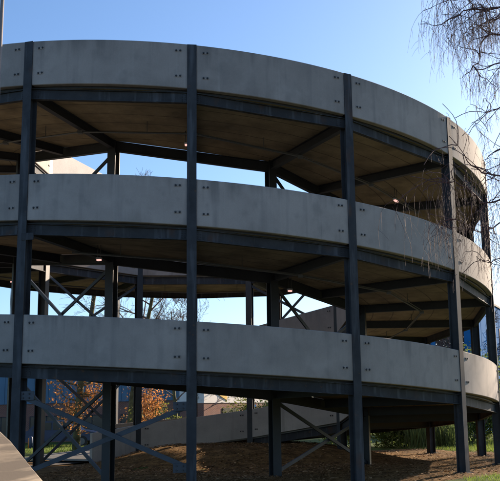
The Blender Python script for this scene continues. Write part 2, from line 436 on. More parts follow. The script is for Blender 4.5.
# inner parapets: straight panels between the inner columns
def chord_pt(K,u,off):
    """point on the inner chord starting at even K: u runs 0..1, off moves outwards"""
    A=pt(K,r,0); B=pt(K+2,r,0); N=pt(K+1,1,0)-pt(K+1,0,0); q=A.lerp(B,u)+N*off; return q
for K in range(-4,43,2):
    A=pt(K,r,0); B=pt(K+2,r,0); L=(B-A).length; e=.095/L
    us=[e,.5,1-e] if K<42 else [e,.3,.5]
    b=MB(); rows=[]
    for u in us:
        q=K+2*u; z=zt(q); h=PH
        i0=chord_pt(K,u,.002); i1=chord_pt(K,u,.15); zb=(zt(q)-PH)
        rows.append([Vector((i0.x,i0.y,zb)),Vector((i0.x,i0.y,z)),Vector((i1.x,i1.y,z)),Vector((i1.x,i1.y,zb))])
    for ring in rows: b.v+=[tuple(x) for x in ring]
    for i in range(len(rows)-1):
        for k in range(4):
            k2=(k+1)%4; b.f.append((i*4+k2,i*4+k,(i+1)*4+k,(i+1)*4+k2)); b.m.append(0); b.sm.append(False)
    b.f.append((0,1,2,3)); q=(len(rows)-1)*4; b.f.append((q+3,q+2,q+1,q)); b.m+=[0,0]; b.sm+=[False,False]
    o=b.build('inner_parapet_panel',M['bounce_concrete'] if K>=36 else M['concrete'],ramp,bevel=.012)
    if K in (-4,6,8,10,22,24,38,40):
        for u in (.30/L,1-.30/L):
            for dz in (.165,.74):
                if nb>=99: continue
                q=K+2*u; c=chord_pt(K,u,.002); N=(pt(K+1,0,0)-pt(K+1,1,0)); T=(B-A).normalized(); bb=MB()
                for s in (-.042,.042):
                    cc=Vector((c.x,c.y,zt(q)-dz))+T*s; bb.tube([cc-N*.02,cc+N*.012],[.024,.024],8); bb.tube([cc+N*.012,cc+N*.028],[.014,.014],6)
                bb.box(Vector((c.x,c.y,zt(q)-dz)),.075,.005,.03,(T,N,Vector((0,0,1))),1)
                bb.build('bolt_pair',[M['bolt'],M['concrete']],o); nb+=1

# deck slab, one continuous helical plate
TS,BS=.86,1.055
b=MB(); sub=6; rows=[]
for i in range((KMAX-KMIN)*sub+1):
    K=KMIN+i/sub; a=ang(K); ri=r_in(K)+.152; ro=R-.157; z=zt(K); bs=BS if K<42 else TS+.06
    cr=[(ri,z-bs),(ri,z-TS),(ro,z-TS),(ro,z-bs)]
    rows.append([(CX+q*sin(a),CY-q*cos(a),zz) for q,zz in cr])
for ring in rows: b.v+=ring
for i in range(len(rows)-1):
    for k in range(4):
        k2=(k+1)%4; b.f.append((i*4+k,i*4+k2,(i+1)*4+k2,(i+1)*4+k)); b.m.append({1:1,3:0,2:3}.get(k,2)); b.sm.append(False)  # outer edge dark: shade of the gap below the panels painted in
b.f.append((0,3,2,1)); q=(len(rows)-1)*4; b.f.append((q,q+1,q+2,q+3)); b.m+=[2,2]; b.sm+=[False,False]
b.build('ramp_slab',[M['soffit'],M['asphalt'],M['concrete2'],M['bolt']],ramp)  # bolt material here is the painted gap shade on the outer edge

# edge beams and radial beams
BT,BH=1.059,.24
for K in range(KMIN,43):
    z0_,z1_=zt(K),zt(K+1)
    if min(z0_,z1_)-BT-BH>.1:
        if K>=KMIN:
            a=pt(K,R-.11,z0_-BT); c=pt(K+1,R-.11,z1_-BT); d=(c-a).normalized()
            o=ibeam(a+d*.02,c-d*.02,BH,.1).build('edge_beam',M['steel'],ramp)
            if K%16 in (0,1,2,3,4,15):
                # bolted end plates
                X=d.cross(Vector((0,0,1))).normalized(); Z=X.cross(d)
                for s in (a+d*.17,c-d*.17):
                    e=MB(); e.box(s-Z*.118,.06,.012,.095,(d,X,Z))
                    for hz in (.05,.1,.15,.19):
                        for sg in (-.03,.03):
                            q=s-Z*hz+d*sg; e.tube([q-X*.026,q+X*.026],[.011,.011],6)
                    e.build('bolted_plate',M['steel'],o)
        if K%2==0:
            a=pt(K,r+.10,zt(K)-BT); c=pt(K+2,r+.10,zt(K+2)-BT)
            if zt(K+2)-BT-BH>.0:
                if zt(K)+zt(K+2)-2*zt(K+1)==0 or True:
                    d=(c-a).normalized(); ibeam(a+d*.02,c-d*.02,BH+.03,.12).build('inner_edge_beam',M['shadesteel' if K in (-2,0,2,4,14,16,18,20,30,32,34,36) else 'steel'],ramp)  # near inner beams get the shade-darkened steel, far ones the plain steel
    if z0_-BT-BH>.1:
        ri=r+.24 if K%2==0 else r*cos(BAY)+.17
        ibeam(pt(K,ri,z0_-BT+.003),pt(K,R-.24,z0_-BT+.003),BH-.01,.13).build('radial_beam',M['shadesteel'],ramp)

# cross braces between pairs of inner columns, storey by storey
def flat_bar(a,c,wd,th,N):
    a=Vector(a); c=Vector(c); d=(c-a).normalized(); Z=N.cross(d).normalized(); b=MB()
    b.box((a+c)/2,(c-a).length/2,wd/2,th/2,(d,Z,N))
    return b
for k in (2,6,10,14):
    N=(pt(k+1,1,0)-pt(k+1,0,0))
    for n in (-1,0,1,2,3):
        K=k+16*n
        if K<-4 or K>38: continue
        zl=[]
        for KK in (K,K+2):
            top=zt(KK)-BT-BH-.05; lo=zt(KK+16)-.95 if KK+16<=42 else gz(*pt(KK,r,0).xy)+.1
            zl.append((top,max(lo,gz(*pt(KK,r,0).xy)+.1)))
        A=pt(K,r+.10,0); B=pt(K+2,r+.10,0)
        for (za,zb,off) in ((zl[0][0],zl[1][1],.035),(zl[0][1],zl[1][0],-.035)):
            if abs(za-zb)<.3: continue
            o=flat_bar(Vector((A.x,A.y,za))+N*off,Vector((B.x,B.y,zb))+N*off,.085,.04,N).build('cross_brace',M['brace'],ramp)
# the big cross brace at ground level in the front bay
def z_on_col(k,y):
    best=None
    for i in range(0,4000):
        z=i*.004; p=pt(k,R,z)-EYEP
        yy=PCY-F*p.dot(UP)/p.dot(FWD)
        if best is None or abs(yy-y)<best[0]: best=(abs(yy-y),z)
    return best[1]
N=(pt(.5,1,0)-pt(.5,0,0)); A=pt(0,R-.10,0); B=pt(1,R-.10,0); T=(B-A).normalized()
zA,zB,zC=z_on_col(0,396),z_on_col(1,468),z_on_col(1,406)
zD=z_on_col(0,476)
for za,zb,off in ((zA,zB,.05),(zD,zC,-.02)):
    flat_bar(Vector((A.x,A.y,za))+N*off+T*.05,Vector((B.x,B.y,zb))+N*off-T*.05,.095,.04,N).build('ground_brace',M['brace'],ramp)
for P,z,s in ((A,zA,1),(A,zD,1),(B,zB,-1),(B,zC,-1)):
    g=MB(); c=Vector((P.x,P.y,z))+T*s*.2+N*.088
    g.box(c,.15,.012,.09,(T,N,Vector((0,0,1))))
    o=g.build('gusset_plate',M['brace'],ramp,bevel=.004)
    for i in (-.08,.05):
        for j in (-.042,.042):
            q=c+T*i+Vector((0,0,j)); e=MB(); e.tube([q+N*.01,q+N*.03],[.02,.02],6); e.build('bolt',M['bolt'],o)
g=MB(); zz=z_on_col(0,237); P=pt(0,R,0); g.box(Vector((P.x,P.y,zz))+T*.13+N*.03,.13,.012,.075,(T,N,Vector((0,0,1)))); g.build('splice_plate',M['steel'],ramp,bevel=.004)

# conduits with hangers under every turn of the deck
for turn,(ka,kb) in enumerate(((-4,7),(8,15),(16,23),(24,31))):
    b=MB(); pts=[]
    def cpt(K):
        k0=math.floor(K); u=K-k0; f0=pt(k0,7.0+.25*sin(k0*1.7),zt(k0)-BT-BH-.05); f1=pt(k0+1,7.0+.25*sin(k0*1.7+1.7),zt(k0+1)-BT-BH-.05); return f0.lerp(f1,u)
    K=ka
    while K<kb+.01: pts.append(cpt(K)); K=math.floor(K)+1
    b.tube(pts,[.021]*len(pts),6)
    b.tube([q+Vector((.07,.02,.02)) for q in pts],[.011]*len(pts),5)
    for q in pts[1:-1]: b.box(q+Vector((0,0,-.01)),.06,.05,.035)
    b.build('conduit',M['conduit'],ramp)
    K=ka+.4
    while K<kb:
        h=MB(); a=cpt(K); h.tube([a,Vector((a.x,a.y,zt(K)-BS-.002))],[.009,.009],4); h.build('conduit_hanger',M['conduit'],ramp)
        K+=1.05

# straight link at the top, leaving the ring on a tangent towards the upper deck
a4=ang(-4); TB=-Vector((cos(a4),sin(a4),0)); NO=Vector((sin(a4),-cos(a4),0)); zz=zt(-4); LL=13.0
P0=pt(-4,r,0); UPZ=Vector((0,0,1))
def lbox(b,u0,u1,o0,o1,z0,z1,mi=0):
    c=P0+TB*(u0+u1)/2+NO*(o0+o1)/2+UPZ*((z0+z1)/2); b.box(c,(u1-u0)/2,(o1-o0)/2,(z1-z0)/2,(TB,NO,UPZ),mi)
W=R-r
b=MB(); lbox(b,.02,LL,.153,W-.158,zz-BS,zz-TS); b.build('link_slab',[M['soffit']],ramp)
for i in range(3):
    u0=.12+i*4.3; u1=min(LL,u0+4.28)
    b=MB(); lbox(b,u0,u1,.002,.15,zz-PH,zz); b.build('link_parapet',M['concrete_light'],ramp,bevel=.012)
    b=MB(); lbox(b,u0,u1,W-.155,W-.003,zz-PH,zz); b.build('link_parapet',M['concrete_light'],ramp,bevel=.012)
    q=P0+TB*(u1); 
for o_,nm in ((.22,0),(W-.22,1)):
    a=P0+TB*.1+NO*o_+UPZ*(zz-BT); c=P0+TB*LL+NO*o_+UPZ*(zz-BT); ibeam(a,c,BH,.12).build('link_beam',M['steel'],ramp)
    q=P0+TB*(11.9 if nm else 12.6)+NO*o_; hcol(q,a4,gz(q.x,q.y)-.3,zz-BT-BH-.002).build('link_column',M['steel'],ramp)

# lamps hung below the deck
def ray_soffit(px,py,n,drop):
    """where the view line through a picture point meets the soffit of turn n"""
    d=FWD+RT*((px-PCX)/F)-UP*((py-PCY)/F); d.normalize()
    for i in range(1600,4600):
        p=EYEP+d*(i*.01); rho=math.hypot(p.x-CX,p.y-CY)
        if rho<r or rho>R: continue
        a=math.atan2(p.x-CX,-(p.y-CY)); K=((a-PHI0)/BAY)
        while K<-4: K+=16
        while K>=12: K-=16
        if p.z>zt(K+16*n)-BS-drop: return p,K+16*n
    return None
specs=[((396,201),0,'lit strip lamp under the top deck right of the third front column'),
       ((187,145),0,'lit lamp half hidden by the front column in the centre of the photo'),
       ((290,291),1,'small lit lamp beside the dark inner column and its cross brace'),
       ((99,260),1,'lit lamp under the middle deck above the left cross braces'),
       ((12,282),1,'lit strip lamp at the left edge beside the leaning front column')]
for (px,py),n,lab in specs:
    hit=None
    for drop in (.36,):
        hit=ray_soffit(px,py,n,drop)
    if not hit: print('no lamp hit',px,py); continue
    p,K=hit; a=ang(K); T=Vector((cos(a),sin(a),0)); Nn=Vector((sin(a),-cos(a),0)); Z=Vector((0,0,1))
    hl=.14 if px>300 else .065
    t=empty('ceiling_light',p); tag(t,lab,'lamp','lamps under the decks')
    b=MB(); b.box(p+Z*.04,hl,.05,.024,(T,Nn,Z)); b.build('housing',M['housing'],t,bevel=.008)
    b=MB(); b.box(p,hl*.8,.036,.02,(T,Nn,Z)); b.build('diffuser',M['lamp'],t,bevel=.008)
    zs=zt(K)-BS+.002
    for s in (-hl*.6,hl*.6):
        b=MB(); b.tube([p+T*s+Z*.05,Vector((p.x,p.y,zs))+T*s],[.01,.01],5); b.build('hanger',M['conduit'],t)

# ------------------------------------------------------------------ trees
def wander(p,d,L,n,curl,droop):
    pts=[Vector(p)]; d=Vector(d).normalized()
    for i in range(n):
        d=(d+Vector((random.gauss(0,curl),random.gauss(0,curl),random.gauss(0,curl)-droop))).normalized(); pts.append(pts[-1]+d*(L/n))
    return pts
def branches(b,p,d,L,rad,depth,droop=0,split=4,twig=.006,mi=0):
    n=5 if depth>0 else 4
    pts=wander(p,d,L,n,.16,droop)
    b.tube(pts,[max(twig,rad*(1-.75*i/n)) for i in range(n+1)],6 if rad>.03 else (4 if rad>.012 else 3),mi,cap=rad>.03)
    if depth==0: return
    for s in range(split):
        u=random.uniform(.3,1); i=min(n-1,int(u*n)); q=pts[i].lerp(pts[i+1],u*n-i)
        dd=(pts[i+1]-pts[i]).normalized(); rnd=Vector((random.gauss(0,1),random.gauss(0,1),random.gauss(0,.7))).normalized()
        branches(b,q,(dd+rnd*.85+Vector((0,0,.18))),L*random.uniform(.45,.7),rad*(1-.75*u)*.6+twig*.3,depth-1,droop,split,twig,mi)
def bare_tree(name,x,y,h,label,cat,seed,trunk_r=.2,depth=4,split=5,first=.28,bark='bark',twig='twig',tw=.010,spread=.45,lean=(0,0),group=None):
    random.seed(seed); z=gz(x,y)-.1
    t=empty(name,(x,y,z)); tag(t,label,cat,group)
    b=MB(); pts=wander((x,y,z),(lean[0],lean[1],1),h*.8,10,.05,-.03)
    b.tube(pts,[trunk_r*(1.25 if i==0 else 1)*(1-.85*i/10) for i in range(11)],10); b.build('trunk',M[bark],t)
    b=MB()
    for i in range(int(10+h)):
        u=first+(1-first)*(i+.5)/int(10+h); j=min(9,int(u*10)); q=pts[j].lerp(pts[j+1],u*10-j); a=i*2.4+random.uniform(-.5,.5)
        d=Vector((cos(a),sin(a),random.uniform(.5,1.1)))
        branches(b,q,d,h*spread*(1.1-u*.75)*.6,trunk_r*.42*(1-u*.7),depth-1,0,split,tw)
    b.build('crown',M[twig],t)
    return t,pts
def leaf_blob(b,c,rx,ry,rz,n,s,lumps=7,mi=0):
    """leaf sized faces scattered through uneven clumps"""
    cl=[(Vector((random.gauss(0,.45)*rx,random.gauss(0,.45)*ry,random.gauss(0,.45)*rz)),random.uniform(.35,.7)) for _ in range(lumps)]
    for i in range(n):
        cc,sz=random.choice(cl); d=Vector((random.gauss(0,1),random.gauss(0,1),random.gauss(0,1))).normalized()*(random.random()**.45)*sz
        p=Vector(c)+cc+Vector((d.x*rx,d.y*ry,d.z*rz))
        leaf(b,p,s*random.uniform(.6,1.3),mi)
def leaf(b,p,s,mi=0,long=1.6):
    u=Vector((random.gauss(0,1),random.gauss(0,1),random.gauss(0,1))).normalized(); v=u.cross(Vector((random.gauss(0,1),random.gauss(0,1),random.gauss(0,1)))).normalized()
    b.quad(p-u*s*long*.5,p+v*s*.35,p+u*s*long*.5,p-v*s*.35,mi)

# near weeping birch on the right
random.seed(21)
TX,TY=4.3,10.2
t=empty('weeping_birch',(TX,TY,gz(TX,TY))); tag(t,'bare weeping birch whose hanging twigs cross the sky and the right end of the ramp','tree')
b=MB(); tp=[Vector((TX,TY,-.1)),Vector((TX-.05,TY,1.5)),Vector((TX+.06,TY+.05,3.2)),Vector((TX-.04,TY,5)),Vector((TX-.1,TY,6.8)),Vector((TX-.05,TY+.1,8.6)),Vector((TX,TY,10))]
b.tube(tp,[.2,.16,.14,.115,.085,.05,.02],12); b.build('trunk',M['birchbark'],t)
b=MB()
def hang(b,p,L,rad=.0025):
    n=6; d=Vector((random.gauss(0,.5),random.gauss(0,.5),.1)).normalized(); pts=[Vector(p)]
    for i in range(n):
        d=(d*.62+Vector((random.gauss(0,.13),random.gauss(0,.13),-.62+random.gauss(0,.08)))).normalized(); pts.append(pts[-1]+d*L/n)
    b.tube(pts,[rad*(1-.6*i/n) for i in range(n+1)],3,0,False)
    for i in range(2,n):
        if random.random()<.55:
            q=pts[i]; dd=Vector((random.gauss(0,.5),random.gauss(0,.5),-.7)).normalized(); LL=L*random.uniform(.12,.35)
            b.tube([q,q+dd*LL*.5,q+dd*LL+Vector((0,0,-.03))],[rad*.7,rad*.5,rad*.3],3,0,False)
def limb(b,pix,r0,r1,nh,Lh,hz=(0,1),subs=5):
    pts=[at(px,py,Y) for px,py,Y in pix]
    # smooth the limb with a Catmull-Rom pass
    sm=[]
    for i in range(len(pts)-1):
        p0,p1,p2,p3=pts[max(i-1,0)],pts[i],pts[i+1],pts[min(i+2,len(pts)-1)]
        for k in range(4):
            s=k/4; sm.append(.5*((2*p1)+(p2-p0)*s+(2*p0-5*p1+4*p2-p3)*s*s+(3*p1-p0-3*p2+p3)*s**3)+Vector((random.gauss(0,.012),random.gauss(0,.02),random.gauss(0,.012))))
    sm.append(pts[-1]); n=len(sm)
    b.tube(sm,[r0+(r1-r0)*i/(n-1) for i in range(n)],6)
    nodes=[]
    for s in range(subs):
        u=random.uniform(.3,.95); i=int(u*(n-1)); q=sm[i]; d=(sm[min(i+1,n-1)]-sm[i]).normalized()
        side=wander(q,d*.6+Vector((random.gauss(0,.7),random.gauss(0,.7),random.uniform(-.5,.6))),random.uniform(.3,.75),6,.25,.06)
        b.tube(side,[max(.004,(r0*.35)*(1-.8*k/6)) for k in range(7)],4); nodes+=side[1:]
    nodes+= sm[int(n*.3):]
    for _ in range(nh):
        i=random.randrange(len(nodes)); q=nodes[i]+Vector((random.gauss(0,.03),random.gauss(0,.03),random.gauss(0,.03)))
        hang(b,q,random.uniform(*Lh))
def tr(z): 
    # a point on the trunk at height z, in picture terms not needed
    for a_,c_ in zip(tp,tp[1:]):
        if a_.z<=z<=c_.z: return a_.lerp(c_,(z-a_.z)/(c_.z-a_.z))
    return tp[-1]
def pix(p):
    q=p-EYEP; d=q.dot(FWD); return PCX+F*q.dot(RT)/d, PCY-F*q.dot(UP)/d, p.y
limbs=[
 ([pix(tr(4.2)),(575,70,10),(540,62,9.8),(512,60,9.6),(490,66,9.5),(470,70,9.4)],.026,.005,40,(.2,.5)),
 ([pix(tr(5.6)),(580,-10,10.2),(540,-12,10.3),(505,-6,10.3),(470,-4,10.2),(446,2,10.1)],.026,.005,60,(.3,.7)),
 ([pix(tr(5.4)),(580,-30,9.8),(535,-22,9.6),(490,-18,9.4),(455,-12,9.3),(432,-8,9.2)],.035,.006,60,(.3,.75)),
 ([pix(tr(5.0)),(570,5,9.9),(530,0,9.6),(500,8,9.5),(472,10,9.4),(450,22,9.3)],.035,.006,70,(.3,.7)),
 ([pix(tr(4.6)),(570,40,10),(530,34,9.9),(500,33,9.8),(482,42,9.7),(477,62,9.7),(462,78,9.6)],.030,.005,55,(.2,.5)),
 ([pix(tr(4.8)),(560,20,10.4),(520,15,10.5),(490,22,10.5),(470,30,10.4)],.028,.006,45,(.3,.6)),
 ([pix(tr(3.4)),(570,200,10),(530,190,9.7),(500,177,9.5),(482,172,9.4),(468,160,9.3),(449,136,9.2)],.032,.005,16,(.1,.3)),
 ([pix(tr(3.2)),(575,215,9.9),(535,205,9.7),(508,196,9.6),(486,205,9.5),(466,188,9.3),(440,182,9.2),(410,176,9.1)],.032,.005,60,(.35,.95)),
 ([pix(tr(3.0)),(570,240,10.1),(530,230,10.1),(505,222,10),(480,232,10),(462,222,9.9),(430,214,9.8)],.028,.005,55,(.25,.7)),
 ([pix(tr(3.9)),(570,150,10.4),(530,150,10.5),(505,150,10.4),(488,156,10.3)],.028,.006,55,(.3,.9)),
 ([pix(tr(3.5)),(560,120,10.1),(520,112,10),(495,109,9.9),(485,112,9.8),(470,104,9.7)],.018,.004,14,(.1,.25)),
 ([pix(tr(2.8)),(570,270,10),(535,265,9.9),(510,255,9.8),(490,262,9.7),(478,258,9.6)],.022,.005,28,(.2,.5)),
]
for pts_,r0,r1,nh,Lh in limbs: limb(b,pts_,r0*(.8 if pts_[-1][1]<90 else .6),r1*.7,int(nh*(2.7 if pts_[-1][1]<90 else 2.0)),Lh,subs=11)
# the rest of the crown, out of the picture to the right and above
for i in range(24):
    z=3.6+i*.26; a=random.uniform(-1.1,1.2); d=Vector((cos(a),sin(a),.55)); L=random.uniform(1.3,2.2)
    pts_=wander(tr(z),d,L,7,.12,.10); b.tube(pts_,[.028*(1-.8*k/7)+.004 for k in range(8)],5)
    for _ in range(22): hang(b,random.choice(pts_[2:])+Vector((random.gauss(0,.06),random.gauss(0,.06),0)),random.uniform(.4,1.1))
b.build('crown',M['birch'],t)

# birch behind the right end of the ramp: streaky twigs against the sky and shadows on the lit panels
def weeping(name,x,y,h,label,seed,spread,nh,rad=.008):
    random.seed(seed); t=empty(name,(x,y,gz(x,y))); tag(t,label,'tree')
    b=MB(); pts=wander((x,y,-.1),(0,0,1),h*.9,9,.04,-.02); b.tube(pts,[.2*(1-.88*i/9) for i in range(10)],10); b.build('trunk',M['birchbark'],t)
    b=MB()
    for i in range(26):
        u=.2+.8*i/26; j=min(8,int(u*9)); q=pts[j].lerp(pts[j+1],u*9-j); a=i*2.4; d=Vector((cos(a),sin(a),.8))
        br=wander(q,d,spread*(1.15-.6*u),8,.12,.11); b.tube(br,[.05*(1-.85*k/8)*(1.2-u)+.006 for k in range(9)],5)
        for _ in range(nh):
            s=random.choice(br[2:]); sd_=wander(s,Vector((random.gauss(0,1),random.gauss(0,1),.2)),.6,3,.2,.2); b.tube(sd_,[rad,rad*.8,rad*.7,rad*.5],3,0,False)
            for _2 in range(3): hang(b,random.choice(sd_),random.uniform(.6,1.6),rad*.75)
    b.build('crown',M['birch'],t)
weeping('weeping_birch',11.8,33.5,12.5,'bare birch standing behind the right end of the ramp against the pale sky',5,3.6,9)
weeping('weeping_birch',14.8,37,11,'bare birch further right beyond the lawn, in front of the blue building',6,3.4,8)

def px_x(px,Y): return (px-PCX)/F*Y*1.0
bare_tree('bare_tree',at(130,400,42).x,42,16.5,'tall bare tree with a mossy forked trunk behind the left half of the ramp','tree',3,.17,4,4,.3,tw=.006,spread=.36)
bare_tree('bare_tree',at(178,400,47).x,47,9.5,'low spreading bare tree seen between the decks left of the centre column','tree',11,.13,4,5,.3,tw=.007,spread=.55)
bare_tree('bare_tree',at(205,400,58).x,58,7.2,'bare tree further back in front of the white signboard','tree',12,.13,4,4,.3,tw=.008,spread=.5)
bare_tree('bare_tree',at(455,400,56).x,56,10.5,'grey bare tree beyond the hedge right of the ramp','tree',15,.18,4,6,.15,tw=.016,spread=.6)
bare_tree('bare_tree',at(472,400,62).x,62,11,'second grey bare tree beyond the hedge, nearer the blue building','tree',16,.18,4,6,.15,tw=.016,spread=.6)

def leafy(name,x,y,h,label,cat,seed,leafm,nl,s,zlo,zhi,rx,trunk=.18,bark='bark',lumps=9):
    random.seed(seed); z=gz(x,y)
    t=empty(name,(x,y,z)); tag(t,label,cat)
    b=MB(); pts=wander((x,y,z-.1),(0,0,1),h,8,.05,-.03); b.tube(pts,[trunk*(1-.8*i/8) for i in range(9)],8)
    brs=[]
    for i in range(14):
        a=i*2.4; zz=zlo+(zhi-zlo)*random.random(); u=max(.05,min(.99,(zz-z)/h)); j=min(7,int(u*8)); q=pts[j].lerp(pts[j+1],u*8-j)
        br=wander(q,Vector((cos(a),sin(a),.25)),rx*random.uniform(.7,1.1),6,.15,.03); brs.append(br); b.tube(br,[trunk*.22*(1-.85*k/6)+.006 for k in range(7)],5)
    b.build('trunk',M[bark],t)
    b=MB()
    for br in brs:
        for k in range(nl//14):
            q=random.choice(br[1:]); leaf(b,q+Vector((random.gauss(0,.28),random.gauss(0,.28),random.gauss(0,.24))),s*random.uniform(.7,1.3))
    b.build('crown',M[leafm],t)
leafy('beech_tree',at(77,400,41).x,41,13,'tree with a mossy trunk and rust orange leaves beside the parked car','tree',31,'orangeleaf',1300,.10,1.4,4.3,1.35,.2)
leafy('beech_shrub',at(143,400,43).x,43,3.6,'rust orange leaved shrub behind the low concrete parapet','shrub',32,'orangeleaf',1500,.09,.5,3.0,.95,.06)
def bush(name,x,y,rx,ry,h,label,cat,seed,leafm,n,s,lumps=10):
    random.seed(seed); z=gz(x,y); t=empty(name,(x,y,z)); tag(t,label,cat)
    b=MB(); 
    for i in range(7): 
        a=random.uniform(0,2*pi); b.tube(wander((x,y,z-.05),(cos(a)*.5,sin(a)*.5,1),h*.8,4,.1,0),[.03,.025,.018,.012,.006],4)
    b.build('stems',M['twig'],t)
    b=MB(); leaf_blob(b,(x,y,z+h*.5),rx,ry,h*.52,n,s,lumps); b.build('foliage',M[leafm],t)
bush('bush',at(128,410,40.5).x,40.5,.7,.6,1.7,'yellow-green bush at the foot of the mossy trunk','bush',41,'yellowleaf',900,.09)
bush('bush',at(172,410,44).x,44,1.3,.7,2.0,'low yellow-green bush left of the centre column','bush',42,'yellowleaf',1500,.09)
bush('bush',at(240,408,46).x,46,1.4,.8,2.4,'yellow-green bush right of the white signboard','bush',43,'yellowleaf',1700,.09)
bush('bush',at(270,408,48).x,48,1.3,.8,2.6,'darker green bush behind the inner column right of centre','bush',44,'leaf',1500,.10)
for i,(px,Y,h,rx,lab,lm) in enumerate(((352,37.5,2.2,1.3,'dark hedge bush deepest in the shade under the ramp','leaf'),(385,37,2.5,1.4,'dark evergreen hedge bush left of the far column under the ramp','leaf'),(410,36.5,2.6,1.4,'evergreen hedge bush beside the far column','leaf'),
        (440,36.5,2.7,1.4,'evergreen hedge bush with lit top behind the second right column','leaf'),(470,38,3.0,1.5,'tall evergreen bush behind the last right column','leaf'),(500,39,3.2,1.6,'evergreen bush at the right edge of the lawn','leaf'))):
    bush('hedge_bush',at(px,430,Y).x,Y,rx,1.0,h,lab,'bush',50+i,lm,7500,.10,22)
for i,(px,Y,h,lab) in enumerate(((418,34.6,1.0,'pale reedy plant left of the second right column'),(446,34.3,1.1,'pale reedy plant between the two right columns'))):
    random.seed(70+i); x=at(px,430,Y).x; z=gz(x,Y); t=empty('reed_clump',(x,Y,z)); tag(t,lab,'plant')
    b=MB()
    for k in range(240):
        a=random.uniform(0,2*pi); q=Vector((x+random.gauss(0,.28),Y+random.gauss(0,.25),z)); tip=q+Vector((cos(a)*random.uniform(.1,.6),sin(a)*.4,h*random.uniform(.5,1.1))); wv=Vector((-sin(a),cos(a),0))*.014
        m_=q.lerp(tip,.6)+Vector((0,0,.15)); b.quad(q-wv,q+wv,m_+wv,m_-wv); b.tri(m_-wv,m_+wv,tip)
    b.build('blades',M['leaf2'],t)

# ------------------------------------------------------------------ buildings beyond
def boxw(b,x0,x1,y0,y1,z0,z1,mi=0): b.box(((x0+x1)/2,(y0+y1)/2,(z0+z1)/2),(x1-x0)/2,(y1-y0)/2,(z1-z0)/2,None,mi)
Yb=58; xl=-34; xr=at(203,400,Yb).x
t=empty('blue_warehouse',((xl+xr)/2,Yb,0)); tag(t,'long blue clad warehouse with a brick base behind the left half of the ramp','building')
b=MB(); boxw(b,xl,xr,Yb,Yb+18,2.6,6.3); 
for i in range(int((xr-xl)/.5)): boxw(b,xl+i*.5,xl+i*.5+.06,Yb-.035,Yb+.02,2.62,6.28)
b.build('blue_wall',M['blue'],t)
b=MB(); boxw(b,xl,xr-.05,Yb+.06,Yb+17.9,-.2,2.6); b.build('brick_base',M['brick'],t)
b=MB(); boxw(b,xl-.2,xr+.1,Yb-.2,Yb+18.2,6.3,6.55); b.build('roof_edge',M['steel'],t)
for i in range(8):
    x0=xl+1.5+i*3.1
    if x0+2.2>xr: break
    b=MB(); boxw(b,x0,x0+2.2,Yb-.01,Yb+.05,.5,1.7); o=b.build('window',M['glass'],t)
    b=MB(); 
    for q in (x0-.06,x0+1.07,x0+2.2): boxw(b,q,q+.06,Yb-.03,Yb-.012,.44,1.76)
    boxw(b,x0,x0+2.2,Yb-.03,Yb-.012,.44,.5); boxw(b,x0,x0+2.2,Yb-.03,Yb-.012,1.7,1.76); b.build('window_frame',M['steel'],o)
# white fronted unit with a yellow mark, turned so that its front catches the sun
def rotbox(b,o,ax,u0,u1,v0,v1,z0,z1,mi=0):
    X,Y=ax; c=o+X*(u0+u1)/2+Y*(v0+v1)/2+Vector((0,0,(z0+z1)/2)); b.box(c,(u1-u0)/2,(v1-v0)/2,(z1-z0)/2,(X,Y,Vector((0,0,1))),mi)
o_=Vector((at(204,400,57).x,57,0)); th=RAD(62); X=Vector((cos(th),sin(th),0)); Y=Vector((-sin(th),cos(th),0))
t=empty('white_shop',o_); tag(t,'white fronted unit over red brick with a yellow emblem, beyond the centre column','building')
b=MB(); rotbox(b,o_,(X,Y),0,9,0,3,2.35,4.6); b.build('white_wall',M['white'],t)
b=MB(); rotbox(b,o_,(X,Y),.03,8.97,.04,2.95,-.2,2.35); b.build('brick_base',M['brick'],t)
b=MB()
f=lambda u,y,v: o_+X*u+Y*y+Vector((0,0,v))
b.prism([(1.5,3.55),(1.55,2.95),(2.1,2.72),(2.6,2.55),(2.7,2.75),(2.35,2.98),(2.5,3.3),(2.45,3.6)],-.05,0.002,f); b.build('yellow_emblem',M['yellow'],t)
b=MB(); rotbox(b,o_,(X,Y),5.2,6.4,-.03,.03,1.0,2.2); b.build('blue_panel',M['blue2'],t)
b=MB(); rotbox(b,o_,(X,Y),2.2,4.2,-.01,.03,.9,2.0); b.build('window',M['glass'],t)
# blue building at the right
th=RAD(68); X=Vector((cos(th),sin(th),0)); Y=Vector((-sin(th),cos(th),0)); o_=Vector((at(481,400,50).x,50,0))
t=empty('screen_wall',o_); tag(t,'tall bright blue clad screen with pale beige strips behind the right edge of the ramp','screen wall')
b=MB(); rotbox(b,o_,(X,Y),0,18,0,.8,-.2,8.2)
for i in range(9): rotbox(b,o_,(X,Y),i*2+1.2,i*2+1.24,-.012,.02,0,8.15)
b.build('cladding',M['blue2'],t)
for i,(u,w_,z0_,z1_) in enumerate(((2.9,.9,2.6,6.4),(7.2,1.0,1.4,6.8),(11.5,1.1,2.0,7.4),(15,1.0,1.2,6.0))):
    b=MB(); rotbox(b,o_,(X,Y),u,u+w_,-.05,.03,z0_,z1_); b.build('beige_strip',M['beige'],t)
b=MB(); rotbox(b,o_,(X,Y),-.08,18.1,-.08,.88,8.2,8.34); b.build('coping',M['steel'],t)
o_=Vector((at(434,400,47).x,47,0)); th=RAD(50); X=Vector((cos(th),sin(th),0)); Y=Vector((-sin(th),cos(th),0))
t=empty('sign_pylon',o_); tag(t,'narrow bright blue pylon beyond the hedge, left of the screen wall','pylon')
b=MB(); rotbox(b,o_,(X,Y),0,.45,0,.45,-.2,5.6); b.build('shaft',M['blue2'],t,bevel=.02)
b=MB(); rotbox(b,o_,(X,Y),-.05,.5,-.05,.5,5.6,5.7); b.build('cap',M['steel'],t)
